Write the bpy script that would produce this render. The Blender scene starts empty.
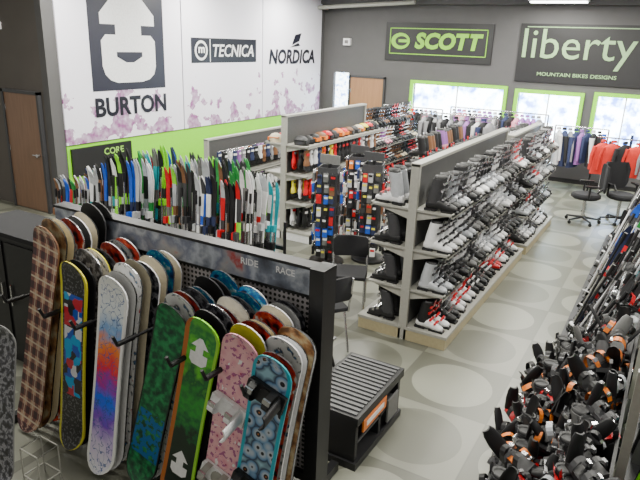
import bpy, math, random
from mathutils import Vector, Matrix
R=random.Random(7)
D=bpy.data; C=bpy.context
COL=C.scene.collection
# ------------------------------------------------------------------ materials
class NT:
    def __init__(s,name):
        s.m=D.materials.new(name); s.m.use_nodes=True; s.t=s.m.node_tree
        s.b=s.t.nodes['Principled BSDF']
    def n(s,typ,**kw):
        nd=s.t.nodes.new(typ)
        for k,v in kw.items():
            if k.startswith('_'): setattr(nd,k[1:],v)
        return nd
    def L(s,a,b): s.t.links.new(a,b)
    def math(s,op,a,b=None,c=None):
        nd=s.n('ShaderNodeMath',_operation=op)
        for i,v in enumerate((a,b,c)):
            if v is None: continue
            if isinstance(v,(int,float)): nd.inputs[i].default_value=v
            else: s.L(v,nd.inputs[i])
        return nd.outputs[0]
    def mix(s,f,a,b):
        nd=s.n('ShaderNodeMix',_data_type='RGBA')
        for i,v in ((0,f),(6,a),(7,b)):
            if isinstance(v,(int,float)): nd.inputs[i].default_value=v
            elif isinstance(v,tuple): nd.inputs[i].default_value=(v+(1,))[:4]
            else: s.L(v,nd.inputs[i])
        return nd.outputs[2]
    def ramp(s,f,stops,const=False):
        nd=s.n('ShaderNodeValToRGB'); cr=nd.color_ramp
        if const: cr.interpolation='CONSTANT'
        while len(cr.elements)<len(stops): cr.elements.new(0.5)
        for e,(p,c) in zip(cr.elements,stops): e.position=p; e.color=(c+(1,))[:4]
        s.L(f,nd.inputs[0]); return nd.outputs[0]
    def noise(s,vec,scale,detail=2):
        nd=s.n('ShaderNodeTexNoise'); nd.inputs['Scale'].default_value=scale; nd.inputs['Detail'].default_value=detail
        if vec is not None: s.L(vec,nd.inputs['Vector'])
        return nd.outputs[0]
    def obj(s): return s.n('ShaderNodeTexCoord').outputs['Object']
    def uv(s):
        o=s.n('ShaderNodeTexCoord').outputs['UV']; sp=s.n('ShaderNodeSeparateXYZ'); s.L(o,sp.inputs[0]); return o,sp.outputs[0],sp.outputs[1]
    def base(s,c,rough=.5,metal=0):
        if isinstance(c,tuple): s.b.inputs['Base Color'].default_value=c+(1,)
        else: s.L(c,s.b.inputs['Base Color'])
        s.b.inputs['Roughness'].default_value=rough; s.b.inputs['Metallic'].default_value=metal
        return s.m
MC={}
def M(name,c,rough=.5,metal=0,var=.15,scale=30,emit=0):
    if name in MC: return MC[name]
    t=NT(name); f=t.noise(t.obj(),scale)
    a=tuple(x*(1-var) for x in c); b=tuple(min(1,x*(1+var)) for x in c)
    m=t.base(t.mix(f,a,b),rough,metal)
    if emit:
        t.b.inputs['Emission Color'].default_value=c+(1,); t.b.inputs['Emission Strength'].default_value=emit
    MC[name]=m; return m
black=M('black_plastic',(.010,.010,.012),.5)
blackm=M('black_metal',(.018,.018,.02),.4,.3)
dgrey=M('dark_grey',(.045,.045,.05),.5)
mgrey=M('mid_grey',(.16,.16,.16),.5)
lgrey=M('fixture_grey',(.36,.355,.32),.45)
shadeg=M('shelf_back_grey',(.08,.08,.08),.55)
white=M('white_plastic',(.85,.85,.87),.35)
silver=M('silver_metal',(.6,.6,.62),.25,.9)
silp=M('silver_plastic',(.5,.52,.56),.3,.1)
wood=M('base_wood',(.42,.36,.22),.5)
red=M('red_plastic',(.6,.008,.015),.35)
orange=M('orange_plastic',(.8,.2,.02),.4)
lime=M('lime_paint',(.27,.82,.01),.5,0,.05)
blue=M('blue_plastic',(.015,.1,.6),.35)
teal=M('teal_plastic',(.01,.35,.42),.35)
yellow=M('yellow_plastic',(.8,.7,.05),.4)
cream=M('cream_plastic',(.7,.62,.45),.4)
pink=M('pink_plastic',(.75,.3,.4),.4)
purple=M('purple_fabric',(.3,.12,.4),.8)
brown=M('brown_plastic',(.2,.09,.04),.5)
navy=M('navy_fabric',(.02,.03,.09),.8)
green=M('green_plastic',(.03,.3,.06),.4)
redfab=M('red_fabric',(.65,.03,.02),.85)
blackfab=M('black_fabric',(.015,.015,.018),.9)
greyfab=M('grey_fabric',(.25,.25,.27),.9)
whitefab=M('white_fabric',(.7,.7,.72),.9)
# ------------------------------------------------------------------ mesh builder
class MB:
    def __init__(s): s.v=[];s.f=[];s.mi=[];s.mats=[];s.uv={};s.sm=[]
    def m(s,mat):
        if mat not in s.mats: s.mats.append(mat)
        return s.mats.index(mat)
    def add(s,vs,fs,mat,smooth=False,Mx=None):
        o=len(s.v); s.v+=[(Mx@Vector(v)) if Mx is not None else Vector(v) for v in vs]
        k=s.m(mat)
        for f in fs: s.f.append([i+o for i in f]); s.mi.append(k); s.sm.append(smooth)
    def box(s,c,sz,mat,Mx=None,rot=None):
        x,y,z=[a/2 for a in sz]
        vs=[Vector((i*x,j*y,k*z)) for i in(-1,1) for j in(-1,1) for k in(-1,1)]
        if rot is not None: vs=[rot@v for v in vs]
        vs=[v+Vector(c) for v in vs]
        s.add(vs,[(0,1,3,2),(4,6,7,5),(0,4,5,1),(2,3,7,6),(0,2,6,4),(1,5,7,3)],mat,False,Mx)
    def bb(s,a,b,mat,Mx=None):
        s.box([(a[i]+b[i])/2 for i in range(3)],[abs(b[i]-a[i]) for i in range(3)],mat,Mx)
    def loft(s,rings,mat,Mx=None,cap=True,smooth=True):
        n=len(rings[0]); vs=[p for r in rings for p in r]; fs=[]
        for i in range(len(rings)-1):
            for j in range(n):
                fs.append((i*n+j,i*n+(j+1)%n,(i+1)*n+(j+1)%n,(i+1)*n+j))
        s.add(vs,fs,mat,smooth,Mx)
        if cap:
            s.add(rings[0],[tuple(range(n))[::-1]],mat,False,Mx); s.add(rings[-1],[tuple(range(n))],mat,False,Mx)
    def cyl(s,p0,p1,r,mat,n=8,r2=None,Mx=None):
        p0=Vector(p0);p1=Vector(p1); d=(p1-p0); q=d.to_track_quat('Z','Y'); r2=r if r2 is None else r2
        rr=[]
        for p,rad in((p0,r),(p1,r2)):
            rr.append([p+q@Vector((rad*math.cos(2*math.pi*j/n),rad*math.sin(2*math.pi*j/n),0)) for j in range(n)])
        s.loft(rr,mat,Mx)
    def path(s,pts,r,mat,n=6,Mx=None):
        for a,b in zip(pts,pts[1:]): s.cyl(a,b,r,mat,n,Mx=Mx)
    def inst(s,T,Mx,mm={}):
        o=len(s.v); s.v+=[Mx@v for v in T.v]
        idx=[s.m(mm.get(x,x)) for x in T.mats]
        for f,k,sm in zip(T.f,T.mi,T.sm): s.f.append([i+o for i in f]); s.mi.append(idx[k]); s.sm.append(sm)
    def build(s,name,parent=None):
        me=D.meshes.new(name); me.from_pydata([tuple(v) for v in s.v],[],s.f)
        for m in s.mats: me.materials.append(m)
        me.polygons.foreach_set('material_index',s.mi); me.polygons.foreach_set('use_smooth',s.sm)
        if s.uv:
            u=me.uv_layers.new(name='UVMap')
            for p in me.polygons:
                for li in p.loop_indices:
                    u.data[li].uv=s.uv.get(me.loops[li].vertex_index,(0,0))
        me.update(); o=D.objects.new(name,me); COL.objects.link(o)
        if parent: o.parent=parent
        return o
def TR(x,y,z,rz=0,s=1): return Matrix.Translation((x,y,z))@Matrix.Rotation(rz,4,'Z')@Matrix.Scale(s,4)
def ell(cx,cy,cz,rx,ry,n=10,ax='z'):
    o=[]
    for j in range(n):
        a=2*math.pi*j/n; c,d=math.cos(a)*rx,math.sin(a)*ry
        o.append(Vector((cx+c,cy+d,cz)) if ax=='z' else Vector((cx,cy+c,cz+d)))
    return o
def text(mb,s,w,h,Mx,mat,off=0.0,ext=.004,shear=0):
    cu=D.curves.new('t','FONT'); cu.body=s; cu.size=1; cu.offset=off; cu.extrude=0; cu.shear=shear; cu.resolution_u=3
    o=D.objects.new('t',cu); COL.objects.link(o); C.view_layer.update()
    dg=C.evaluated_depsgraph_get(); me=D.meshes.new_from_object(o.evaluated_get(dg))
    xs=[v.co.x for v in me.vertices]; ys=[v.co.y for v in me.vertices]
    x0,x1,y0,y1=min(xs),max(xs),min(ys),max(ys)
    vs=[((v.co.x-x0)/(x1-x0)*w,(v.co.y-y0)/(y1-y0)*h,ext) for v in me.vertices]
    mb.add(vs,[tuple(p.vertices) for p in me.polygons],mat,False,Mx)
    D.objects.remove(o); D.curves.remove(cu); D.meshes.remove(me)
# ------------------------------------------------------------------ room
def wallmat(name,c):
    t=NT(name); f=t.noise(t.obj(),3,4); return t.base(t.mix(f,tuple(x*.88 for x in c),tuple(x*1.1 for x in c)),.8)
wg=wallmat('wall_paint_grey',(.095,.093,.096)); wb=wallmat('wall_paint_brown',(.10,.088,.08))
def flr():
    t=NT('floor_tiles'); o=t.obj(); sp=t.n('ShaderNodeSeparateXYZ'); t.L(o,sp.inputs[0]); T=.9
    u=t.math('DIVIDE',t.math('ADD',sp.outputs[0],1.34+T/2+20*T),T); v=t.math('DIVIDE',t.math('ADD',sp.outputs[1],-4.92+T/2+20*T),T)
    fu=t.math('SUBTRACT',t.math('FRACT',u),.5); fv=t.math('SUBTRACT',t.math('FRACT',v),.5)
    r=t.math('SQRT',t.math('ADD',t.math('MULTIPLY',fu,fu),t.math('MULTIPLY',fv,fv)))
    circ=t.math('LESS_THAN',r,.41)
    par=t.math('MODULO',t.math('ADD',t.math('FLOOR',u),t.math('FLOOR',v)),2.0)
    A=t.mix(circ,(.115,.117,.092),(.24,.245,.2)); B=t.mix(circ,(.2,.203,.165),(.13,.132,.105))
    c=t.mix(par,A,B)
    seam=t.math('GREATER_THAN',t.math('MAXIMUM',t.math('ABSOLUTE',fu),t.math('ABSOLUTE',fv)),.493)
    c=t.mix(t.math('MULTIPLY',seam,.5),c,(.07,.07,.06))
    n=t.noise(o,2.5,5); c=t.mix(t.math('MULTIPLY',n,.2),c,(.12,.12,.1))
    return t.base(c,.35)
b=MB(); b.bb((-13,-1,-.1),(2.2,15.4,0),flr()); b.build('floor')
ceilm=wallmat('ceiling_paint',(.3,.3,.3))
b=MB(); b.bb((-13,2,4.25),(2.2,15.4,4.35),ceilm); b.build('ceiling')
wins=[(-6.05,-3.72,.85,2.04),(-3.36,-1.98,.75,2.0),(-1.6,-.45,.75,2.04)]
def wallY(b,y0,y1,x0,x1,z1,holes,mat):
    xs=x0
    for (a,c,z0,zz) in sorted(holes):
        b.bb((xs,y0,0),(a,y1,z1),mat)
        if z0>0: b.bb((a,y0,0),(c,y1,z0),mat)
        b.bb((a,y0,zz),(c,y1,z1),mat); xs=c
    b.bb((xs,y0,0),(x1,y1,z1),mat)
b=MB(); wallY(b,15.2,15.35,-8.95,2.2,4.25,wins+[(-8.45,-7.98,0,2.2)],wg); b.build('wall_back')
b=MB(); b.bb((-8.95,6.4,0),(-8.8,15.2,4.25),wg); b.build('wall_left')
b=MB(); wallY(b,6.4,6.55,-13,-8.95,4.25,[],wb); b.build('wall_side')
b=MB(); b.bb((2.05,-1,0),(2.2,15.2,4.25),wg); b.build('wall_right')
b=MB(); b.bb((-8.78,15.17,0),(2.05,15.2,.1),black); b.build('baseboard_back')
b=MB(); b.bb((-8.8,6.4,0),(-8.78,15.17,.1),black); b.build('baseboard_left')
def glow(name,s,seed):
    t=NT(name); o=t.obj(); n=t.noise(o,3.2+seed,5)
    c=t.ramp(n,[(.36,(.05,.12,.5)),(.44,(.4,.65,1)),(.52,(.9,1,1))])
    t.base((.5,.6,.8),.5); t.L(c,t.b.inputs['Emission Color']); t.b.inputs['Emission Strength'].default_value=s; return t.m
for i,(a,c,z0,z1) in enumerate(wins):
    b=MB(); b.bb((a,15.32,z0),(c,15.34,z1),glow('window_daylight_%d'%i,16,i))
    w=.09
    for p,q in (((a-w,15.15,z1),(c+w,15.2,z1+w)),((a-w,15.15,z0-w),(c+w,15.2,z0)),((a-w,15.15,z0),(a,15.2,z1)),((c,15.15,z0),(c+w,15.2,z1))): b.bb(p,q,lime)
    b.bb(((a+c)/2-.015,15.22,z0),((a+c)/2+.015,15.26,z1),white)
    x=a+.08
    while x<c-.08:
        h=R.uniform(.15,.6); b.bb((x,15.22,z0),(x+R.uniform(.05,.12),15.3,z0+h),R.choice([dgrey,navy,white,blue,mgrey])); x+=R.uniform(.12,.3)
    b.build('window_%d'%(i+1))
b=MB(); b.bb((-8.45,15.32,0),(-7.98,15.34,2.2),glow('doorway_light',9,9)); b.build('window_4')  # emissive panel added behind the open doorway for its brightness, not a window
def wdoor(name,x0,x1,y,h,col):
    t=NT(name+'_wood'); o=t.obj(); mp=t.n('ShaderNodeMapping'); mp.inputs['Scale'].default_value=(6,6,.6); t.L(o,mp.inputs[0])
    n=t.noise(mp.outputs[0],4,4); m=t.base(t.mix(n,tuple(x*.7 for x in col),tuple(x*1.25 for x in col)),.45)
    b=MB(); b.bb((x0+.05,y-.05,0.01),(x1-.05,y-.012,h-.05),m)
    for p,q in (((x0,y-.07,0),(x0+.05,y,h)),((x1-.05,y-.07,0),(x1,y,h)),((x0,y-.07,h-.05),(x1,y,h))): b.bb(p,q,dgrey)
    k=x1-.13; b.cyl((k,y-.05,1),(k,y-.11,1),.03,silver); b.cyl((k,y-.1,1),(k-.12,y-.1,1),.012,silver)
    for z in (.3,1.0,1.7): b.bb((x0+.04,y-.06,z),(x0+.07,y-.045,z+.1),silver)
    b.build(name)
wdoor('door_1',-9.98,-9.0,6.39,2.05,(.21,.12,.075))
wdoor('door_2',-7.93,-6.85,15.19,2.15,(.35,.18,.09))
def banner(name,seed):
    t=NT(name); o=t.obj(); sp=t.n('ShaderNodeSeparateXYZ'); t.L(o,sp.inputs[0]); z=sp.outputs[2]
    n=t.noise(o,2.2+seed*.3,6); lo=t.math('MINIMUM',t.math('SUBTRACT',2.3,z),1.0)
    n2=t.noise(o,9,3)
    f=t.math('GREATER_THAN',t.math('ADD',n,t.math('MULTIPLY',lo,.17)),.68)
    f=t.math('MULTIPLY',f,t.math('MULTIPLY',n2,1.5))
    m=t.base(t.mix(f,(.9,.88,.99),(.30,.08,.27)),.4); return m
WL=Matrix.Rotation(math.pi/2,4,'Z')@Matrix.Rotation(math.pi/2,4,'X')
def onleft(y,z,d=0): return Matrix.Translation((-8.8+d,y,z))@WL
ink=M('sign_ink',(.006,.006,.015),.4); dink=M('logo_navy',(.015,.015,.03),.4)
for i,(y0,y1) in enumerate([(6.62,9.47),(9.5,12.23),(12.26,14.98)]):
    b=MB(); b.bb((-8.798,y0,1.17),(-8.77,y1,4.12),banner('banner_print_%d'%i,i))
    if i==0:
        b.bb((-8.77,7.24,2.03),(-8.765,8.98,4.0),dink)
        Mx=onleft(7.24,2.03,.04)
        def pg(pts,z,mat): b.add([(p[0],p[1],z) for p in pts],[tuple(range(len(pts)))],mat,False,Mx)
        pg([(.57,.9),(1.17,.9),(1.17,1.97),(.57,1.97)],0,white)                 # stem
        pg([(.24,1.12),(.57,1.12),(.57,1.62),(.24,1.3)],0,white)                 # left wing
        pg([(1.17,1.12),(1.5,1.12),(1.5,1.3),(1.17,1.62)],0,white)               # right wing
        pg([(.34,.95),(.24,.85),(.24,.42),(.29,.28),(.4,.18),(.56,.13),(1.15,.13),(1.33,.17),(1.45,.26),(1.5,.4),(1.5,.85),(1.4,.95)],0.002,white) # bowl
        pg([(.57,.58),(.78,.48),(.96,.48),(1.17,.58),(1.17,.66),(.57,.66)],.004,dink) # lower counter
        text(b,'BURTON',1.72,.34,onleft(7.26,1.58,.035),ink,.035)
    if i==1:
        b.bb((-8.77,9.75,2.48),(-8.765,11.98,2.98),ink)
        text(b,'TECNICA',1.45,.26,onleft(10.42,2.6,.04),white,.02,shear=.2)
        b.bb((-8.765,10.33,2.5),(-8.762,10.35,2.96),white)
        Mx=onleft(10.05,2.73,.04); b.loft([ell(0,0,.0,.2,.2,20),ell(0,0,.003,.2,.2,20)],white,Mx); b.loft([ell(0,0,.004,.15,.15,20),ell(0,0,.006,.15,.15,20)],ink,Mx)
        text(b,'m',.2,.12,onleft(9.95,2.68,.05),white,.03)
    if i==2:
        text(b,'NORDICA',2.15,.36,onleft(12.5,2.42,.035),ink,.04,shear=.15)
        b.add([(0,0,0),(.35,.1,0),(.45,.3,0),(.15,.25,0)],[(0,1,2,3)],ink,False,onleft(13.5,2.88,.04))
        b.add([(0,0,0),(.5,.05,0),(.4,.12,0)],[(0,1,2)],ink,False,onleft(13.4,2.82,.04))
    b.build('brand_banner')
b=MB(); b.bb((-8.798,6.62,.25),(-8.785,15.0,1.15),lime); b.build('trim_1')
b=MB(); b.bb((-8.785,6.68,.62),(-8.74,8.0,1.1),black); text(b,'CORE',.45,.12,onleft(7.35,.92,.065),M('sign_green',(.3,.6,.1)),.02); b.build('wall_sign')
WB=Matrix.Rotation(math.pi/2,4,'X')
def onback(x,z,d): return Matrix.Translation((x,15.2-d,z))@WB
b=MB(); b.bb((-6.92,15.16,2.6),(-4.12,15.2,3.53),black)
sl=M('sign_lime',(.25,.6,.03))
text(b,'SCOTT',1.75,.40,onback(-6.1,2.9,.05),sl,.05,shear=.15)
Mx=onback(-6.5,3.08,.05); b.loft([ell(0,0,0,.26,.2,18),ell(0,0,.003,.26,.2,18)],sl,Mx); b.loft([ell(.03,0,.004,.17,.12,18),ell(.03,0,.006,.17,.12,18)],black,Mx); b.bb((-.05,-.03,.006),(.22,.04,.008),sl,Mx)
for p,q in(((-6.8,15.15,2.76),(-4.25,15.155,2.78)),((-6.8,15.15,3.38),(-4.25,15.155,3.4)),((-6.8,15.15,2.76),(-6.78,15.155,3.4)),((-4.27,15.15,2.76),(-4.25,15.155,3.4))): b.bb(p,q,sl)
b.build('wall_sign')
b=MB(); b.bb((-3.5,15.16,2.27),(-.75,15.2,3.56),black)
sg=M('sign_pale',(.30,.48,.24),.4)
text(b,'liberty',2.4,.85,onback(-3.4,2.6,.05),sg,.0); text(b,'MOUNTAIN BIKES DESIGNS',1.7,.08,onback(-3.0,2.42,.05),sg,.01)
b.bb((-3.35,15.15,3.48),(-1.0,15.155,3.5),sg)
b.build('wall_sign')
b=MB(); b.bb((-8.15,15.1,2.92),(-7.95,15.2,3.1),white); b.bb((-8.1,15.09,2.97),(-8.0,15.1,3.05),mgrey); b.build('thermostat_box')
b=MB(); b.bb((-10.0,6.3,3.0),(-9.85,6.4,3.12),white); b.cyl((-9.92,6.3,3.06),(-9.92,6.12,3.0),.035,white,10); b.cyl((-9.92,6.38,3.1),(-9.92,6.38,4.25),.012,white); b.build('security_camera')
b=MB(); b.bb((-8.8,14.9,3.95),(2.05,15.2,4.25),wg); b.build('ceiling_beam')
b=MB(); b.cyl((-8.7,14.7,3.85),(-6.0,14.7,3.98),.05,lgrey,10); b.cyl((-8.7,14.7,3.85),(-8.7,15.15,3.85),.05,lgrey,10); b.build('ceiling_pipe')
tubem=M('tube_glow',(1,1,1),.5,emit=12)
def fixture(x,y,l=1.2,e=70,z=4.25):
    p=D.objects.new('ceiling_light',None); COL.objects.link(p)
    b=MB(); b.bb((x-l/2,y-.15,z-.12),(x+l/2,y+.15,z),white)
    for dy in (-.07,.07): b.cyl((x-l/2+.03,y+dy,z-.14),(x+l/2-.03,y+dy,z-.14),.015,tubem,8)
    b.build('housing',p)
    li=D.lights.new('tube_light','AREA'); li.shape='RECTANGLE'; li.size=l; li.size_y=.3; li.energy=e; li.color=(1,.975,.87)
    o=D.objects.new('tube_light',li); o.location=(x,y,z-.17); COL.objects.link(o); o.parent=p
for x in (-7.6,-4.8,-2.0,.6):
    for y,e in ((3.2,80),(6.4,130),(9.6,150),(12.8,175)): fixture(x,y,1.2,e)
fixture(-2.6,14.3,1.2,70,4.1)
# ------------------------------------------------------------------ snowboards
def board_profile(L,W,n=26):
    st=[]
    for i in range(n+1):
        t=i/n; s=.5-.5*math.cos(math.pi*t); d=min(s,1-s)*L; Rr=W*.55
        w=W/2*(1-.12*(1-(2*s-1)**2))
        if d<Rr: w*=math.sqrt(max(0.0004,1-(1-d/Rr)**2))
        y=0; e=min(s,1-s)
        if e<.13: y=-.05*((.13-e)/.13)**2
        st.append((s,w,y))
    return st
def snowboard(mb,B,T,mtop,mbase,medge,W=.285):
    B=Vector(B);T=Vector(T);L=(T-B).length; z=(T-B)/L; y=Vector((0,1,0)); y=(y-z*y.dot(z)).normalized(); x=y.cross(z)
    st=board_profile(L,W); o=len(mb.v); th=.006
    for s,w,yo in st:
        for sx,sy in((-1,-1),(1,-1),(1,1),(-1,1)):
            mb.uv[len(mb.v)]=(.5+.5*sx,s); mb.v.append(B+x*(sx*w)+y*(yo+sy*th)+z*(s*L))
    for i in range(len(st)-1):
        a=o+4*i; c=a+4
        for j,mt in((0,mtop),(1,medge),(2,mbase),(3,medge)):
            k=(j+1)%4; mb.f.append([a+j,a+k,c+k,c+j]); mb.mi.append(mb.m(mt)); mb.sm.append(False)
    return Matrix.Translation(B)@Matrix((x,y,z)).transposed().to_4x4(),L
def binding(mb,Mx,zc,m1,m2):
    Q=Mx@Matrix.Translation((0,-.008,zc))@Matrix.Rotation(.15,4,'Y')
    mb.box((0,-.015,0),(.25,.025,.12),m1,Q)
    mb.cyl((0,-.0,0),(0,-.035,0),.05,m2,14,Mx=Q)
    rings=[]
    for k in range(6):
        t=k/5; hw=.055-.012*t; ring=[]
        for j in range(12):
            a=math.pi*(j+.5)/6 if j<6 else math.pi*(11.5-j)/6
            ring.append(Vector((.11+.03*t-.025*math.cos(a)**2+(.006 if j<6 else -.006),-.03-.2*t,hw*math.cos(a))))
        rings.append(ring)
    mb.loft(rings,m1,Q)
    for zx in(-.08,.05):
        pts=[Vector((zx,-.02-.09*math.sin(math.pi*j/8),.062*math.cos(math.pi*j/8))) for j in range(9)]
        for a,c in zip(pts,pts[1:]):
            mb.add([a+Vector((-.022,0,0)),a+Vector((.022,0,0)),c+Vector((.022,0,0)),c+Vector((-.022,0,0))],[(0,1,2,3)],m2,False,Q)
        mb.box((zx,-.1,.03),(.05,.015,.03),silver,Q)
    mb.box((-.11,-.03,0),(.04,.03,.11),m1,Q)
def gfx(kind,seed=0):
    t=NT('board_graphic_'+kind); o,u,v=t.uv()
    au=t.math('ABSOLUTE',t.math('SUBTRACT',u,.5))
    mp=t.n('ShaderNodeMapping'); mp.inputs['Scale'].default_value=(1,5,1); mp.inputs['Location'].default_value=(seed*3.3,seed*7.1,0); t.L(o,mp.inputs[0]); o2=mp.outputs[0]
    def th(x,lim): return t.math('GREATER_THAN',x,lim)
    if kind=='plaid':
        a=t.math('LESS_THAN',t.math('FRACT',t.math('MULTIPLY',u,3)),.45); b_=t.math('LESS_THAN',t.math('FRACT',t.math('MULTIPLY',v,13)),.45)
        l1=t.math('LESS_THAN',t.math('FRACT',t.math('ADD',t.math('MULTIPLY',u,3),.3)),.08); l2=t.math('LESS_THAN',t.math('FRACT',t.math('ADD',t.math('MULTIPLY',v,13),.3)),.1)
        s=t.math('ADD',t.math('MULTIPLY',a,.33),t.math('MULTIPLY',b_,.33))
        c=t.ramp(s,[(0,(.5,.30,.2)),(.25,(.2,.07,.06)),(.6,(.05,.015,.02))],True); c=t.mix(t.math('MAXIMUM',l1,l2),c,(.6,.5,.38))
    elif kind=='blocks':
        br=t.n('ShaderNodeTexVoronoi',_distance='CHEBYCHEV'); br.inputs['Scale'].default_value=3.6; t.L(o2,br.inputs['Vector'])
        sp=t.n('ShaderNodeSeparateColor'); t.L(br.outputs['Color'],sp.inputs[0])
        c=t.ramp(sp.outputs[0],[(0,(.01,.08,.5)),(.25,(.02,.35,.7)),(.42,(.55,.02,.04)),(.55,(.015,.015,.02)),(.8,(.7,.7,.75))],True)
        inb=t.math('MULTIPLY',t.math('LESS_THAN',au,.36),t.math('LESS_THAN',t.math('ABSOLUTE',t.math('SUBTRACT',v,.56)),.27))
        dots=t.math('LESS_THAN',t.noise(o2,14,1),.42)
        c=t.mix(inb,t.mix(dots,(.01,.01,.013),(.12,.12,.13)),c); c=t.mix(th(au,.42),c,(.65,.6,.03))
    elif kind=='gradient':
        n=t.math('MULTIPLY',t.math('SUBTRACT',t.noise(o2,2.5,3),.5),.22); k=t.math('ADD',v,n)
        c=t.ramp(k,[(0,(.8,.8,.85)),(.14,(.7,.6,.85)),(.27,(.22,.06,.55)),(.38,(.01,.15,.85)),(.47,(.35,.02,.4)),(.54,(.8,.02,.05)),(.66,(.9,.25,.03)),(.73,(.2,.4,.75)),(.82,(.75,.8,.85)),(1,(.85,.85,.85))])
        ln=t.math('LESS_THAN',t.math('ABSOLUTE',t.math('SUBTRACT',t.noise(o2,4,2),.5)),.015); c=t.mix(t.math('MULTIPLY',ln,.8),c,(.03,.1,.35))
        c=t.mix(th(au,.41),c,(.85,.85,.85))
    elif kind=='green':
        n=t.noise(o2,5,5); c=t.ramp(n,[(.35,(.001,.04,.02)),(.48,(.003,.11,.04)),(.56,(.006,.2,.06)),(.7,(.02,.3,.1))])
        bl=t.math('MULTIPLY',t.math('LESS_THAN',t.math('ABSOLUTE',t.math('SUBTRACT',v,.27)),.13),th(t.noise(o2,6,2),.48)); c=t.mix(bl,c,(.005,.12,.35))
        c=t.mix(th(au,.46),c,(.005,.01,.01))
    elif kind=='darklime':
        n=t.noise(o2,4,4); k=t.math('ADD',v,t.math('MULTIPLY',t.math('SUBTRACT',n,.5),.45))
        c=t.ramp(k,[(0,(.008,.012,.01)),(.38,(.01,.03,.015)),(.44,(.005,.12,.03)),(.55,(.02,.3,.03)),(.68,(.01,.1,.03)),(.8,(.12,.55,.03)),(.9,(.02,.2,.05)),(1,(.1,.45,.05))])
        c=t.mix(t.math('LESS_THAN',u,.13),c,(.45,.13,.02)); c=t.mix(th(u,.92),c,(.3,.65,.05))
    elif kind=='pink':
        vo=t.n('ShaderNodeTexVoronoi'); vo.inputs['Scale'].default_value=5; t.L(o2,vo.inputs['Vector'])
        c=t.ramp(vo.outputs['Distance'],[(0,(.4,.03,.12)),(.12,(.4,.03,.12)),(.16,(.72,.3,.38)),(.6,(.8,.45,.48))])
        c=t.mix(th(t.noise(o2,7,2),.58),c,(.4,.1,.25)); c=t.mix(t.math('LESS_THAN',t.noise(o2,5,2),.36),c,(.85,.8,.8))
    elif kind=='dots':
        vo=t.n('ShaderNodeTexVoronoi'); vo.inputs['Scale'].default_value=3.2; t.L(o2,vo.inputs['Vector'])
        c=t.ramp(vo.outputs['Distance'],[(0,(.85,.25,.02)),(.1,(.01,.01,.02)),(.2,(.01,.01,.02)),(.24,(.5,.55,.62)),(.5,(.15,.3,.5)),(.62,(.02,.03,.08)),(.9,(.3,.5,.6))])
        c=t.mix(th(au,.41),c,(.02,.38,.5))
    elif kind=='darkart':
        n=t.noise(o2,6,4); c=t.ramp(n,[(.4,(.008,.008,.012)),(.5,(.05,.05,.07)),(.58,(.3,.3,.33)),(.7,(.02,.02,.03))])
    elif kind=='whiteart':
        n=t.noise(o2,5,4); c=t.ramp(n,[(.3,(.5,.02,.03)),(.38,(.8,.8,.8)),(.56,(.75,.75,.75)),(.62,(.02,.02,.03)),(.7,(.1,.3,.6))])
    elif kind=='redart':
        n=t.noise(o2,4,4); c=t.ramp(n,[(.38,(.02,.01,.01)),(.46,(.6,.02,.02)),(.58,(.7,.1,.03)),(.64,(.8,.75,.7))])
    elif kind=='blueart':
        n=t.noise(o2,4,4); c=t.ramp(n,[(.38,(.01,.02,.08)),(.46,(.01,.15,.5)),(.56,(.05,.45,.6)),(.64,(.8,.8,.8))])
    elif kind=='woodart':
        n=t.noise(o2,3,4); c=t.ramp(n,[(.38,(.12,.05,.02)),(.5,(.4,.2,.08)),(.62,(.6,.5,.3))])
    return t.base(c,.28)
fronts=[
 ((-3.94,2.38,.02),(-3.66,2.55,1.70),'plaid',brown),
 ((-3.48,2.42,.02),(-3.38,2.52,1.51),'blocks',yellow),
 ((-3.09,2.35,.02),(-2.97,2.51,1.50),'gradient',white),
 ((-2.80,2.44,.02),(-2.45,2.52,1.43),'green',black),
 ((-2.45,2.42,.02),(-2.20,2.51,1.41),'darklime',lime),
 ((-2.12,2.45,.02),(-1.93,2.52,1.38),'pink',pink),
 ((-1.86,2.42,.02),(-1.68,2.49,1.33),'dots',teal)]
arts=[gfx(k,i) for i,k in enumerate(('darkart','whiteart','redart','blueart','woodart','darkart','whiteart'))]
pool=arts+[white,cream,black,dgrey,black]
first=[[arts[4],cream],[black,arts[0]],[white,arts[1]],[arts[1],arts[2]],[black,arts[0]],[yellow,arts[2]],[arts[2],arts[1]]]
rackp=D.objects.new('snowboard_rack',None); COL.objects.link(rackp)
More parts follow.
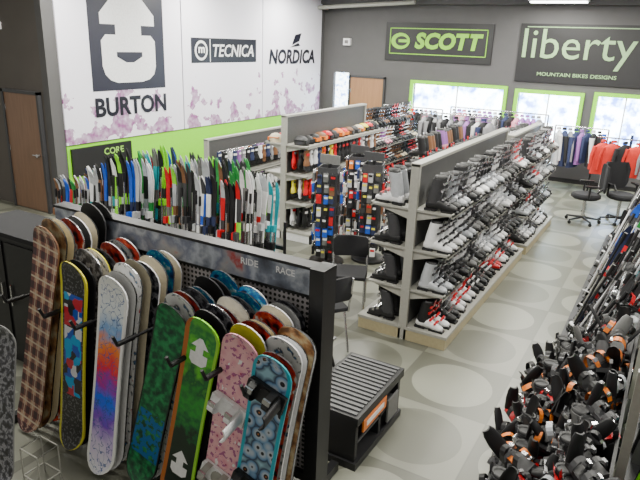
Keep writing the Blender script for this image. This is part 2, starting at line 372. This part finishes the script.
for i,(Bp,Tp,k,e) in enumerate(fronts):
    b=MB(); g=gfx(k); Mx,L=snowboard(b,Bp,Tp,g,dgrey,e)
    if k=='pink':
        binding(b,Mx,.62*L,white,white); binding(b,Mx,.24*L,white,lgrey)
    if k=='dots':
        binding(b,Mx,.80*L,black,black); binding(b,Mx,.30*L,black,black)
    if k=='darklime':
        Q=Mx@Matrix.Rotation(math.pi/2,4,'X')
        for zc,s_ in((.83*L,.085),(.22*L,.085)):
            pts=[(0,1.2),(.8,.3),(.35,.3),(.35,-.2),(.8,-.2),(.8,-.9),(.4,-1.2),(-.5,-1.2),(-.8,-.9),(-.8,-.2),(-.35,-.2),(-.35,.3),(-.8,.3)]
            b.add([(px*s_,zc+pz*s_,.0085) for px,pz in pts],[tuple(range(13))],white,False,Q)
    b.build('snowboard')
    b=MB(); n=7 if i<6 else 5
    for j in range(1,n+1):
        dx=R.uniform(-.012,.012)+(.008*j if i<6 else -.004*j); dz=R.uniform(-.02,.04)+(.01*j); yy=.068*j
        m1=first[i][j-1] if j<3 else R.choice(pool); m2=R.choice([black,white,dgrey,cream]); me=R.choice([black,silver,white,dgrey,yellow if i==1 else black])
        snowboard(b,Vector(Bp)+Vector((dx,yy,0)),Vector(Tp)+Vector((dx,yy*.92,dz)),m1,m2,me)
    b.build('snowboard_stack')
def photo_banner():
    t=NT('snow_photo_banner'); o=t.obj(); n=t.noise(o,2.6,7)
    c=t.ramp(n,[(.32,(.02,.02,.03)),(.42,(.14,.16,.21)),(.48,(.45,.48,.55)),(.54,(.15,.17,.25)),(.6,(.3,.3,.33)),(.64,(.4,.05,.05)),(.68,(.3,.3,.33))]); return t.base(c,.3)
def perf():
    t=NT('perforated_steel'); o=t.obj(); sp=t.n('ShaderNodeSeparateXYZ'); t.L(o,sp.inputs[0])
    a=t.math('SUBTRACT',t.math('FRACT',t.math('MULTIPLY',sp.outputs[0],28)),.5); c=t.math('SUBTRACT',t.math('FRACT',t.math('MULTIPLY',sp.outputs[2],28)),.5)
    r=t.math('ADD',t.math('MULTIPLY',a,a),t.math('MULTIPLY',c,c)); h=t.math('LESS_THAN',r,.1)
    return t.base(t.mix(h,(.6,.56,.58),(.03,.03,.03)),.4,.1)
b=MB()
b.bb((-4.15,3.02,.12),(-1.72,3.04,1.6),perf())
b.bb((-4.15,2.96,1.50),(-1.74,3.0,1.67),photo_banner())
for x,t_ in((-2.28,'RIDE'),(-2.0,'RACE')): text(b,t_,.14,.045,Matrix.Translation((x,2.955,1.6))@WB,white,.02)
b.bb((-4.15,2.95,1.67),(-1.64,3.06,1.69),blackm); b.bb((-4.15,2.98,1.47),(-1.72,3.05,1.50),blackm)
for x in (-4.12,-3.35,-2.5): b.bb((x-.03,3.04,0),(x+.03,3.09,1.68),blackm)
b.bb((-1.74,2.93,0),(-1.64,3.09,1.69),blackm)
for x in (-4.14,-1.69): b.bb((x-.03,2.2,0),(x+.03,3.3,.07),blackm)
b.bb((-4.15,2.98,.08),(-1.66,3.06,.14),blackm); b.bb((-4.15,2.98,1.0),(-1.66,3.02,1.05),blackm)
b.build('frame',rackp)
b=MB()
for i in range(8):
    mx=fronts[i][1][0]*.75+fronts[i][0][0]*.25+.175 if i<6 else (-3.98 if i==7 else -1.55)
    if i==6: continue
    z=1.08
    b.path([(mx,2.98,z),(mx,2.36,z+.02),(mx,2.33,z+.09)],.011,black); b.cyl((mx,2.5,z+.015),(mx,2.36,z+.02),.018,black)
b.build('divider_arms',rackp)
# ------------------------------------------------------------------ templates
S_,K_,U_=D.materials.new('slotA'),D.materials.new('slotB'),D.materials.new('slotC')
boot=MB()
boot.loft([ell(x,0,z,hw,hh,10,'x') for x,z,hw,hh in((-.135,.06,.03,.035),(-.11,.065,.044,.05),(0,.075,.047,.06),(.07,.055,.05,.042),(.13,.045,.046,.032),(.165,.04,.03,.02))],S_)
boot.bb((-.145,-.036,0),(-.03,.036,.025),black); boot.bb((.02,-.036,0),(.18,.036,.022),black)
boot.loft([ell(x,0,z,rx,ry,10) for x,z,rx,ry in((-.06,.08,.075,.05),(-.055,.16,.07,.052),(-.035,.25,.068,.055),(-.02,.315,.07,.058))],K_)
boot.loft([ell(x,0,z,rx,ry,10) for x,z,rx,ry in((-.02,.305,.06,.05),(-.012,.345,.062,.052),(-.01,.33,.045,.038))],black)
boot.add([(.05,-.03,.30),(.05,.03,.30),(.062,.022,.36),(.062,-.022,.36)],[(0,1,2,3)],U_)
for x,z,w in((.035,.12,.05),(.09,.09,.05),(.02,.20,.056),(.035,.27,.058)):
    boot.box((x,0,z+.01),(.018,2*w+.012,.018),U_); boot.box((x,w+.006,z),(.03,.01,.03),silver)
bootcols=[(black,dgrey,silver),(white,silp,red),(silp,white,black),(red,white,silver),(dgrey,silp,red),(black,red,white),(silp,black,silver),(white,white,silp),(silp,silp,dgrey),(black,black,lime),(mgrey,silp,white),(white,white,black),(mgrey,white,black),(white,black,red),(black,white,black)]
helmet=MB()
helmet.loft([ell(0,0,z,rx,ry,12) for z,rx,ry in((0,.125,.10),(.05,.135,.108),(.1,.125,.1),(.14,.09,.075),(.16,.04,.035))],S_)
helmet.loft([ell(.02,0,-.0,.13,.09,12),ell(.02,0,.02,.145,.1,12)],black)
helmet.box((.12,0,.06),(.03,.15,.06),K_); helmet.box((0,0,.09),(.2,.216,.012),K_)
glove=MB()
glove.loft([ell(0,0,z,rx,ry,8) for z,rx,ry in((0,.02,.05),(-.09,.022,.045),(-.11,.02,.04),(-.14,.028,.055),(-.2,.028,.058))],S_)
for k,(yy,ln) in enumerate(((-.042,.06),(-.014,.08),(.014,.085),(.042,.07))):
    glove.loft([ell(0,yy,-.19,.014,.014,6),ell(.004,yy*1.05,-.19-ln,.012,.012,6)],K_)
glove.loft([ell(0,.05,-.15,.014,.014,6),ell(.0,.085,-.22,.012,.012,6)],K_)
glove.box((.022,0,-.05),(.006,.06,.03),U_)
pack=MB()
pack.box((0,0,.015),(.24,.1,.03),S_)
pack.loft([[Vector((-.1-.03*t-.02*(c*c)+(.006 if j<6 else -.006),hw*c,.03+.2*t)) for j,c in enumerate([math.cos(math.pi*(q+.5)/6) for q in range(6)]+[math.cos(math.pi*(5.5-q)/6) for q in range(6)])] for t,hw in((0,.055),(.5,.055),(.85,.045),(1,.03))],K_)
for zx in(-.05,.07):
    pts=[Vector((zx,.062*math.cos(math.pi*j/8),.02+.1*math.sin(math.pi*j/8))) for j in range(9)]
    for a,c in zip(pts,pts[1:]): pack.add([a+Vector((-.022,0,0)),a+Vector((.022,0,0)),c+Vector((.022,0,0)),c+Vector((-.022,0,0))],[(0,1,2,3)],U_)
    pack.box((zx,.05,.08),(.04,.02,.03),silver)
jacket=MB()
jacket.loft([ell(0,0,z,rx,ry,12) for z,rx,ry in((-.02,.035,.06),(-.06,.05,.15),(-.11,.07,.22),(-.25,.085,.23),(-.5,.08,.22),(-.72,.085,.24))],S_)
for sgn in(-1,1): jacket.loft([ell(x,sgn*y,z,.055-.015*k,.055-.015*k,8) for k,(x,y,z) in enumerate(((0,.2,-.1),(.02,.27,-.3),(.04,.29,-.62)))],K_)
jacket.loft([ell(-.02,0,0,.05,.07,8),ell(-.02,0,.05,.04,.06,8)],K_)
jacket.cyl((0,0,0),(0,0,.09),.004,silver)
def fill_boots(b,x0,y0,y1,z,dirx,step=.13,cols=None,j=.012,rj=.14,sc=1.08,skip=0,gap=1.15):
    y=y0+.07; k=0; c=R.choice(bootcols)
    while y<y1-.05:
        if k%2==0: c=R.choice(cols or bootcols)
        if R.random()>=skip: b.inst(boot,TR(x0+R.uniform(-j,j),y,z,(0 if dirx>0 else math.pi)+R.uniform(-rj,rj),R.uniform(.88,1.03)*sc),{S_:c[0],K_:c[1],U_:c[2]})
        y+=step*(1 if k%2==0 else gap); k+=1
def gondola(name,xs,y0,y1,H,dl,dr,zs,base=wood,panel=lgrey):
    b=MB(); b.bb((xs-.025,y0+.04,.1),(xs+.025,y1-.04,H),shadeg)
    for y in (y0,y1-.04): b.bb((xs-.045,y,0),(xs+.045,y+.04,H+.02),panel)
    b.bb((xs-.05,y0,H),(xs+.05,y1,H+.03),panel)
    for sgn,d in((-1,dl),(1,dr)):
        if d<=0: continue
        b.bb((xs+sgn*.02,y0,.0),(xs+sgn*d,y1,.12),base); b.bb((xs+sgn*.02,y0-.005,.12),(xs+sgn*(d+.01),y1+.005,.15),panel)
        for z in zs:
            b.bb((xs+sgn*.02,y0+.01,z-.02),(xs+sgn*(d-.06),y1-.01,z),panel); b.bb((xs+sgn*(d-.075),y0+.01,z-.035),(xs+sgn*(d-.06),y1-.01,z+.012),panel)
            n=max(2,int((y1-y0)/.9)+1)
            for k in range(n):
                y=y0+.03+(y1-y0-.06)*k/(n-1); b.add([(xs,y,z-.02),(xs+sgn*(d-.1),y,z-.02),(xs,y,z-.13)],[(0,1,2)],panel)
    return b.build(name)
gondola('gondola_shelf',-2.1,5.5,8.98,1.87,.52,.48,(.58,1.02,1.44))
b=MB(); bc=bootcols
redc=[bc[3],bc[5],bc[1],bc[13],bc[0],bc[11],bc[3]]; sil=[bc[1],bc[2],bc[6],bc[11],bc[12],bc[7],bc[0],bc[10],bc[14],bc[0],bc[8],bc[0],bc[2],bc[5],bc[12]]
for z,cr,cl in((.15,redc+[bc[1],bc[2],bc[6]],[bc[9],bc[0],bc[9]]),(.58,sil,redc),(1.02,sil,[bc[0],bc[4],bc[6],bc[0]]),(1.44,sil,redc)):
    fill_boots(b,-1.84,5.52,8.95,z,1,cols=cr,gap=1.45,rj=.1); fill_boots(b,-2.37,5.52,8.95,z,-1,cols=cl)
b.build('ski_boots')
gondola('gondola_shelf',-2.05,9.15,11.2,1.75,.48,.45,(.58,1.02,1.4))
b=MB()
for z in(.15,.58,1.02,1.4): fill_boots(b,-1.83,9.17,11.15,z,1,cols=sil+[bc[0],bc[0]],gap=1.3); fill_boots(b,-2.29,9.17,11.15,z,-1)
b.build('ski_boots')
gondola('gondola_shelf',-5.05,7.6,10.3,1.9,.4,.5,(.6,1.05,1.5),white)
b=MB()
for sx,rz in((-.22,math.pi),(.24,0)):
    y=7.72
    while y<10.2:
        b.inst(helmet,TR(-5.05+sx,y,1.502,rz+R.uniform(-.4,.4),R.uniform(.75,.85)),{S_:R.choice([orange,yellow,brown,black,cream,red,dgrey]),K_:R.choice([black,dgrey,orange])}); y+=.19
b.build('ski_helmets')
b=MB()
for zt in(.58,1.03,1.48):
    for row in(.36,.26,.14):
        y=7.7
        b.cyl((-5.05+row,7.65,zt-.045),(-5.05+row,10.25,zt-.045),.005,silver,6)
        while y<10.2:
            m=R.choice([black,black,dgrey,navy,red,yellow,brown,whitefab,orange,black]); b.inst(glove,TR(-5.05+row,y,zt-.05,R.uniform(-.3,.3),1.15),{S_:m,K_:R.choice([m,black,dgrey]),U_:R.choice([white,red,silver])}); y+=.125
b.build('ski_gloves')
# low glove/goggle unit near the left wall
gondola('gondola_shelf',-7.1,8.2,12.2,1.25,.42,.42,(.6,),white)
b=MB()
for row in(.36,.22):
    for zt in(.58,1.12):
        b.cyl((-7.1+row,8.25,zt-.045),(-7.1+row,12.15,zt-.045),.005,silver,6); y=8.3
        while y<12.1:
            m=R.choice([black,black,purple,pink,navy,greyfab,whitefab,brown]); b.inst(glove,TR(-7.1+row,y,zt-.05,R.uniform(-.3,.3),1.2),{S_:m,K_:R.choice([m,black]),U_:white}); y+=.13
b.build('ski_gloves')
gondola('gondola_shelf',-5.6,10.9,13.9,1.3,.45,.45,(.55,.95),lgrey)
b=MB(); bt=[(brown,brown,black),(black,brown,white),(dgrey,black,red),(black,black,white),(cream,brown,black),(black,black,black),(pink,purple,white)]
for z in(.15,.55,.95,1.335): fill_boots(b,-5.6+(.22 if z<1.3 else 0.02),10.95,13.8,z,1,cols=bt,step=.14)
b.build('winter_boots')
gondola('gondola_shelf',-3.7,9.6,12.0,1.15,.4,.4,(.55,),lgrey)
b=MB()
for z in(.15,.55): fill_boots(b,-3.47,9.65,11.95,z,1,cols=bt+sil); fill_boots(b,-3.93,9.65,11.95,z,-1,cols=bt)
fill_boots(b,-3.68,9.65,11.95,1.185,-1,cols=bt,step=.15)
b.build('winter_boots')
# ------------------------------------------------------------------ skis
skp=[black,black,black,dgrey,dgrey,white,silp,silp,mgrey,red,navy,green,white,teal,brown,blue,lime]
def ski(b,B,T,w,pal):
    B=Vector(B);T=Vector(T);L=(T-B).length;z=(T-B)/L;y=Vector((0,1,0));y=(y-z*y.dot(z)).normalized();x=y.cross(z)
    rows=[]
    for s,ww,yo in((0,.8,0),(.1,1,0),(.3,.85,0),(.45,.75,0),(.55,.75,0),(.68,.85,0),(.78,1,0),(.86,1.08,0),(.93,1.0,-.02),(.975,.6,-.045),(1,.12,-.06)):
        rows.append([B+z*(s*L)+x*(sx*ww*w/2)+y*(yo+sy*.006) for sx,sy in((-1,-1),(1,-1),(1,1),(-1,1))])
    for k,(a,c) in enumerate(((0,1),(1,2),(2,4),(4,5),(5,6),(6,7),(7,10))): b.loft(rows[a:c+1],pal[k%len(pal)],smooth=False,cap=(k in(0,6)))
    Mx=Matrix.Translation(B)@Matrix((x,y,z)).transposed().to_4x4()
    b.box((0,-.03,L*.42),(w*.85,.06,.09),black,Mx); b.box((0,-.035,L*.58),(w*.8,.06,.08),pal[-1],Mx); b.box((0,-.02,L*.5),(w*.5,.02,.2),silver,Mx)
def pal():
    a,c=R.choice(skp),R.choice(skp); return [a,a,a,c,a,a,R.choice([a,a,c])]
def skirack(name,x0,x1,y,h0,h1,step=.055,rows=(0,.22,.44,.66)):
    b=MB(); 
    for r in rows:
        b.bb((x0-.05,y+r+.06,.55),(x1+.05,y+r+.1,.6),blackm); b.bb((x0-.05,y+r-.12,0),(x1+.05,y+r+.1,.04),blackm)
    for x in(x0-.05,(x0+x1)/2,x1+.05): b.bb((x-.02,y-.12,0),(x+.02,y+rows[-1]+.12,.05),blackm); b.cyl((x,y+rows[-1]+.1,0),(x,y+rows[-1]+.1,.9),.02,blackm)
    for r in rows:
        x=x0; k=0; g=R.uniform(-.1,.06)
        while x<x1:
            t=(x-x0)/(x1-x0); h=h0+(h1-h0)*t+g+R.uniform(-.05,.05)-r*.1
            p=pal()
            for dy in(0,.025): ski(b,(x+R.uniform(-.01,.01),y+r+dy-.07,.04),(x+R.uniform(-.05,.05),y+r+dy+.04,h),R.uniform(.05,.062),p)
            if R.random()<.3: b.cyl((x+.03,y+r-.1,.04),(x+.04,y+r-.06,h*.78),.008,silver,6); b.cyl((x+.04,y+r-.06,h*.78),(x+.04,y+r-.055,h*.78+.11),.016,black,6)
            k+=1; x+=step
            if k%6==0: x+=.05; g=R.uniform(-.14,.08)
    b.build(name)
skirack('ski_rack',-7.1,-6.3,5.1,1.05,1.35); skirack('ski_rack',-6.15,-5.3,4.9,1.4,1.72)
skirack('ski_rack',-5.0,-3.9,5.1,1.64,1.64)
def spinner(x,y,h,cols):
    b=MB(); b.cyl((x,y,0),(x,y,.03),.25,blackm,16); b.cyl((x,y,0),(x,y,h),.025,blackm)
    for k in range(4):
        a=k*math.pi/2+.3; 
        d=Vector((math.cos(a),math.sin(a),0)); t=Vector((-d.y,d.x,0)); rot=Matrix.Rotation(a,3,'Z')
        b.box(Vector((x,y,h*.55))+d*.13,(.012,.26,h*.85),dgrey,rot=rot)
        z=.2
        while z<h-.05:
            for s in(-.085,0,.085):
                q=R.uniform(.05,.075); p=Vector((x,y,z+R.uniform(-.02,.02)))+d*R.uniform(.16,.22)+t*(s+R.uniform(-.015,.015)); c=R.choice(cols)
                b.box(p,(.03,q,.12),c,rot=rot); b.box(p+d*.016+Vector((0,0,.03)),(.003,q*.8,.03),R.choice([white,red,black,yellow]),rot=rot)
                b.cyl(Vector((x,y,z+.075))+d*.13+t*s,Vector((x,y,z+.075))+d*.22+t*s,.004,silver,5)
            z+=.15
    b.box((x,y,h+.06),(.3,.02,.12),R.choice([dgrey,mgrey])); b.build('accessory_spinner_rack')
cc=[red,blue,white,black,navy,silp,black,dgrey,whitefab,brown,mgrey,black]
spinner(-3.95,7.1,1.42,cc); spinner(-3.5,7.55,1.45,cc); spinner(-4.05,8.2,1.4,cc+[orange])
# bench
b=MB(); rib=M('rib_grey',(.09,.09,.095),.5)
b.bb((-2.05,3.35,.0),(-1.55,4.2,.06),black); b.bb((-2.05,3.35,.38),(-1.55,4.2,.45),black); b.bb((-2.03,3.37,.06),(-1.99,4.18,.38),black)
for y in(3.37,3.78,4.14): b.bb((-2.03,y,.06),(-1.57,y+.04,.38),black)
b.bb((-2.0,3.4,.2),(-1.57,4.15,.22),dgrey)
for k in range(15): b.bb((-2.02,3.38+k*.054,.45),(-1.58,3.41+k*.054,.46),rib)
b.bb((-1.56,3.45,.28),(-1.545,3.85,.38),orange); b.bb((-1.546,3.5,.31),(-1.542,3.8,.35),white)
b.bb((-1.56,3.9,.1),(-1.545,4.1,.3),mgrey)
b.build('display_bench')
def chair(x,y,rz):
    b=MB(); Mx=TR(x,y,0,rz)
    for sx in(-.2,.2):
        b.path([(sx,-.2,0),(sx,-.18,.44),(sx,.2,.44),(sx,.27,.82)],.013,silver,Mx=Mx); b.path([(sx,.24,0),(sx,.1,.44)],.013,silver,Mx=Mx)
    b.loft([[Vector((px*k,py*k,z)) for px,py in((-.21,-.21),(.21,-.21),(.22,0),(.21,.21),(-.21,.21),(-.22,0))] for z,k in((.44,.95),(.46,1),(.48,.95))],blackfab,Mx)
    b.loft([[Vector((px,.21+.05*(z-.5)+py,z)) for px,py in((-w,0),(0,.03),(w,0),(w,.03),(0,.06),(-w,.03))] for z,w in((.58,.18),(.62,.21),(.78,.21),(.83,.17))],blackfab,Mx)
    b.build('chair')
chair(-2.95,5.85,.4); chair(-2.75,4.9,-2.2)
b=MB()
for k in range(3): b.bb((-2.6+.0,4.05-.1*k,.25+.28*k),(-2.2,4.3-.1*k,.27+.28*k),mgrey)
for x in(-2.6,-2.2): b.path([(x,4.3,0),(x,3.85,1.0)],.015,blackm); b.path([(x,3.85,0),(x,3.85,1.0)],.012,blackm)
for k in range(3):
    for j in range(3): b.box((-2.53+.13*j,4.14-.1*k,.35+.28*k),(.1,.02,.15),R.choice([white,red,blue,lgrey]),rot=Matrix.Rotation(.3,3,'X'))
b.build('brochure_stand')
def office(x,y,rz):
    b=MB(); Mx=TR(x,y,0,rz)
    for k in range(5):
        a=k*2*math.pi/5; e=(.3*math.cos(a),.3*math.sin(a),.07); b.cyl((0,0,.1),e,.025,black,Mx=Mx,r2=.015); b.cyl((e[0],e[1]-.02,.03),(e[0],e[1]+.02,.03),.03,black,10,Mx=Mx)
    b.cyl((0,0,.08),(0,0,.45),.03,silver,Mx=Mx)
    b.loft([ell(0,0,z,r,r*.95,14) for z,r in((.45,.22),(.48,.26),(.52,.26),(.55,.22))],blackfab,Mx)
    b.loft([[Vector((.24+.04*math.sin(math.pi*j/5)+(0 if j<6 else .06),w*math.cos(math.pi*j/5) if j<6 else -w*math.cos(math.pi*(j-6)/5),z)) for j in range(12)] for z,w in((.6,.18),(.7,.24),(.95,.25),(1.08,.19))],blackfab,Mx)
    b.cyl((.1,0,.47),(.28,0,.65),.02,black,Mx=Mx)
    for s in(-.27,.27): b.path([(0,s,.5),(0,s,.7),(.15,s,.72)],.018,black,Mx=Mx); b.box((.03,s,.72),(.24,.06,.03),black,Mx)
    b.build('office_chair')
office(-1.15,11.7,.3); office(-.6,12.1,2.2)
def clothes(x0,x1,y,h,cols,step=.12):
    b=MB(); b.cyl((x0,y,h),(x1,y,h),.015,silver)
    for x in(x0,x1): b.cyl((x,y,0),(x,y,h),.018,silver); b.cyl((x,y-.3,.03),(x,y+.3,.03),.015,silver)
    x=x0+.1
    while x<x1-.08:
        c=R.choice(cols); b.inst(jacket,TR(x,y,h-.09,R.uniform(-.3,.3),R.uniform(.9,1.1)),{S_:c,K_:R.choice([c,c,R.choice(cols)])}); x+=step
    b.build('clothing_rack')
fc=[blackfab,greyfab,whitefab,navy,blackfab,greyfab,blackfab,purple]
clothes(-4.9,-3.2,12.9,1.6,fc); clothes(-4.6,-2.4,14.0,1.65,fc+[pink])
b=MB(); b.cyl((-1.25,12.75,1.45),(-.1,12.75,1.45),.015,silver)
for x in(-1.25,-.1): b.cyl((x,12.75,0),(x,12.75,1.45),.018,blackm); b.cyl((x,12.45,.03),(x,13.05,.03),.018,blackm)
for x,rz,c in((-1.1,-.9,redfab),(-.92,-1.2,redfab),(-.72,-.8,blackfab),(-.5,-1.3,redfab),(-.25,-1.1,greyfab)): b.inst(jacket,TR(x,12.75,1.36,rz,.85),{S_:c,K_:c})
b.build('clothing_rack')
clothes(.1,1.4,13.6,1.5,[redfab,blackfab,greyfab,redfab])
clothes(-2.3,-1.2,14.5,1.4,fc); clothes(-6.6,-5.0,14.6,1.5,[blackfab,navy,purple,pink,greyfab,redfab])
# ------------------------------------------------------------------ right side
b=MB()
for k,(xa,xb,z) in enumerate(((-.66,-.3,.2),(-.3,.06,.46))):
    b.bb((xa,2.2,z-.03),(xb,5.6,z),black); b.bb((xb-.02,2.2,0),(xb,5.6,z),black)
for y in(2.2,3.3,4.45,5.56): b.bb((.08,y,0),(.13,y+.04,1.4),lgrey)
b.bb((.05,2.2,.46),(.07,5.6,.8),black)
b.build('stepped_boot_shelf')
dk=[(black,black,dgrey),(black,black,black),(black,dgrey,dgrey),(black,black,silver),(dgrey,black,black),(black,black,red),(dgrey,black,silver),(black,dgrey,black),(black,black,black),(black,mgrey,black)]
b=MB()
fill_boots(b,-.16,2.25,5.55,.46,-1,step=.115,cols=dk+[(black,red,black)],j=.04,rj=.5,sc=1.0)
fill_boots(b,-.5,2.25,5.55,.2,-1,step=.125,cols=dk,j=.05,rj=.8,sc=.95,skip=.15)
b.build('ski_boots')
b=MB(); y=2.3
while y<5.5:
    for x0,z0 in((-.58,.2),(-.4,.2+.06),(-.25,.46),(-.02,.46),(-.42,.42),(-.08,.78)):
        c=R.choice([(black,black,dgrey),(black,dgrey,black),(dgrey,black,black),(black,black,silp),(red,black,black),(black,black,black),(black,black,black),(black,mgrey,black),(black,black,orange),(dgrey,black,dgrey)])
        Q=TR(x0+R.uniform(-.06,.06),y+R.uniform(-.07,.07),z0+R.uniform(0,.05),R.uniform(0,6.3),R.uniform(.8,1.05))@Matrix.Rotation(R.uniform(-.6,.6),4,'X')@Matrix.Rotation(R.uniform(-.5,.5),4,'Y')
        b.inst(pack,Q,{S_:c[0],K_:c[1],U_:c[2]})
    y+=.16
b.build('snowboard_bindings')
b=MB(); b.bb((.16,2.2,0),(.75,10.9,.1),dgrey); b.bb((.72,2.2,.1),(.75,10.9,1.3),dgrey); b.bb((.5,2.2,.95),(.55,10.9,1.0),blackm)
def lean_ski(b,x,y,h):
    p=pal(); Bm=Vector((x,y,.1)); Tm=Vector((x+.28+R.uniform(-.05,.05),y+R.uniform(-.05,.22),h))
    for d in(0,.03): ski(b,Bm+Vector((0,d,0)),Tm+Vector((0,d,0)),.085,p)
y=2.3
while y<10.7:
    lean_ski(b,.2+R.uniform(0,.1),y,1.45+R.uniform(-.15,.2)); y+=.12
b.build('ski_wall_rack')
b=MB(); b.bb((-.64,5.75,.0),(.1,10.9,.06),dgrey)
for z,x in((.45,-.35),(.85,-.15)): b.cyl((x,5.75,z),(x,10.9,z),.018,silver)
for yy in(5.8,7.4,9.1,10.85): b.path([(-.6,yy,.06),(-.35,yy,.45),(-.15,yy,.85),(.05,yy,.06)],.018,blackm)
y=5.8
while y<10.85:
    xb=-.6+R.uniform(0,.35); p0=Vector((xb,y,.06)); p1=Vector((xb+.32,y+R.uniform(-.2,.35),R.uniform(.8,1.2)))
    m=R.choice([silver,silver,black,white,silp,lgrey,mgrey]); b.cyl(p0,p1,.009,m,6,r2=.011)
    d=(p1-p0).normalized(); b.cyl(p1,p1+d*.12,.018,R.choice([black,black,dgrey,black]),8); b.cyl(p0+d*.08,p0+d*.09,.05,R.choice([black,dgrey,white]),10)
    if R.random()<.3: ski(b,(xb+.05,y,.06),(xb+.4,y+R.uniform(0,.3),R.uniform(1.1,1.35)),.075,pal())
    if R.random()<.5:
        c=R.choice(dk+sil[:8]); b.inst(boot,TR(xb+.15,y,.065,math.pi+R.uniform(-1,1)),{S_:c[0],K_:c[1],U_:c[2]})
    if R.random()<.4:
        c=R.choice([black,silp,dgrey]); b.inst(pack,TR(xb+.3,y,R.uniform(.4,.85),R.uniform(0,6))@Matrix.Rotation(R.uniform(-1,1),4,'Y'),{S_:c,K_:black,U_:R.choice([black,red,silp])})
    y+=.05
b.build('ski_pole_rack')
# left foreground
b=MB(); b.bb((-5.5,3.0,0),(-4.45,3.5,1.25),black); b.bb((-5.52,2.98,1.25),(-4.43,3.52,1.29),blackfab); b.bb((-5.4,2.985,.1),(-5.0,3.0,1.2),black); b.bb((-4.95,2.985,.1),(-4.55,3.0,1.2),black)
for x in(-5.04,-4.91): b.cyl((x,2.97,.6),(x,2.97,.8),.01,silver)
b.build('storage_cabinet')
b=MB()
for x in(-3.42,-3.24): b.path([(x,1.98,0),(x,1.98,.3),(x,2.14,.3),(x,2.14,0)],.005,lgrey)
for z in(.08,.3): b.path([(-3.42,1.98,z),(-3.24,1.98,z),(-3.24,2.14,z),(-3.42,2.14,z),(-3.42,1.98,z)],.005,lgrey)
b.build('wire_stand')
b=MB(); snowboard(b,(-3.53,1.88,.0),(-3.76,2.2,1.05),arts[0],black,mgrey); b.build('snowboard')
# ------------------------------------------------------------------ world + camera
w=D.worlds.new('W'); C.scene.world=w; w.use_nodes=True
w.node_tree.nodes['Background'].inputs[0].default_value=(1,.97,.86,1); w.node_tree.nodes['Background'].inputs[1].default_value=.5
cd=D.cameras.new('camera'); cam=D.objects.new('camera',cd); COL.objects.link(cam)
r=Vector((.8616,.5066,.0355)); dn=Vector((.188,-.2533,-.949)); fw=Vector((-.4715,.8242,-.3135))
m=Matrix((r,-dn,-fw)).transposed().to_4x4(); m.translation=(0,0,3.0); cam.matrix_world=m
cd.lens=602/640*36; cd.sensor_width=36; cd.clip_start=.05
C.scene.camera=cam
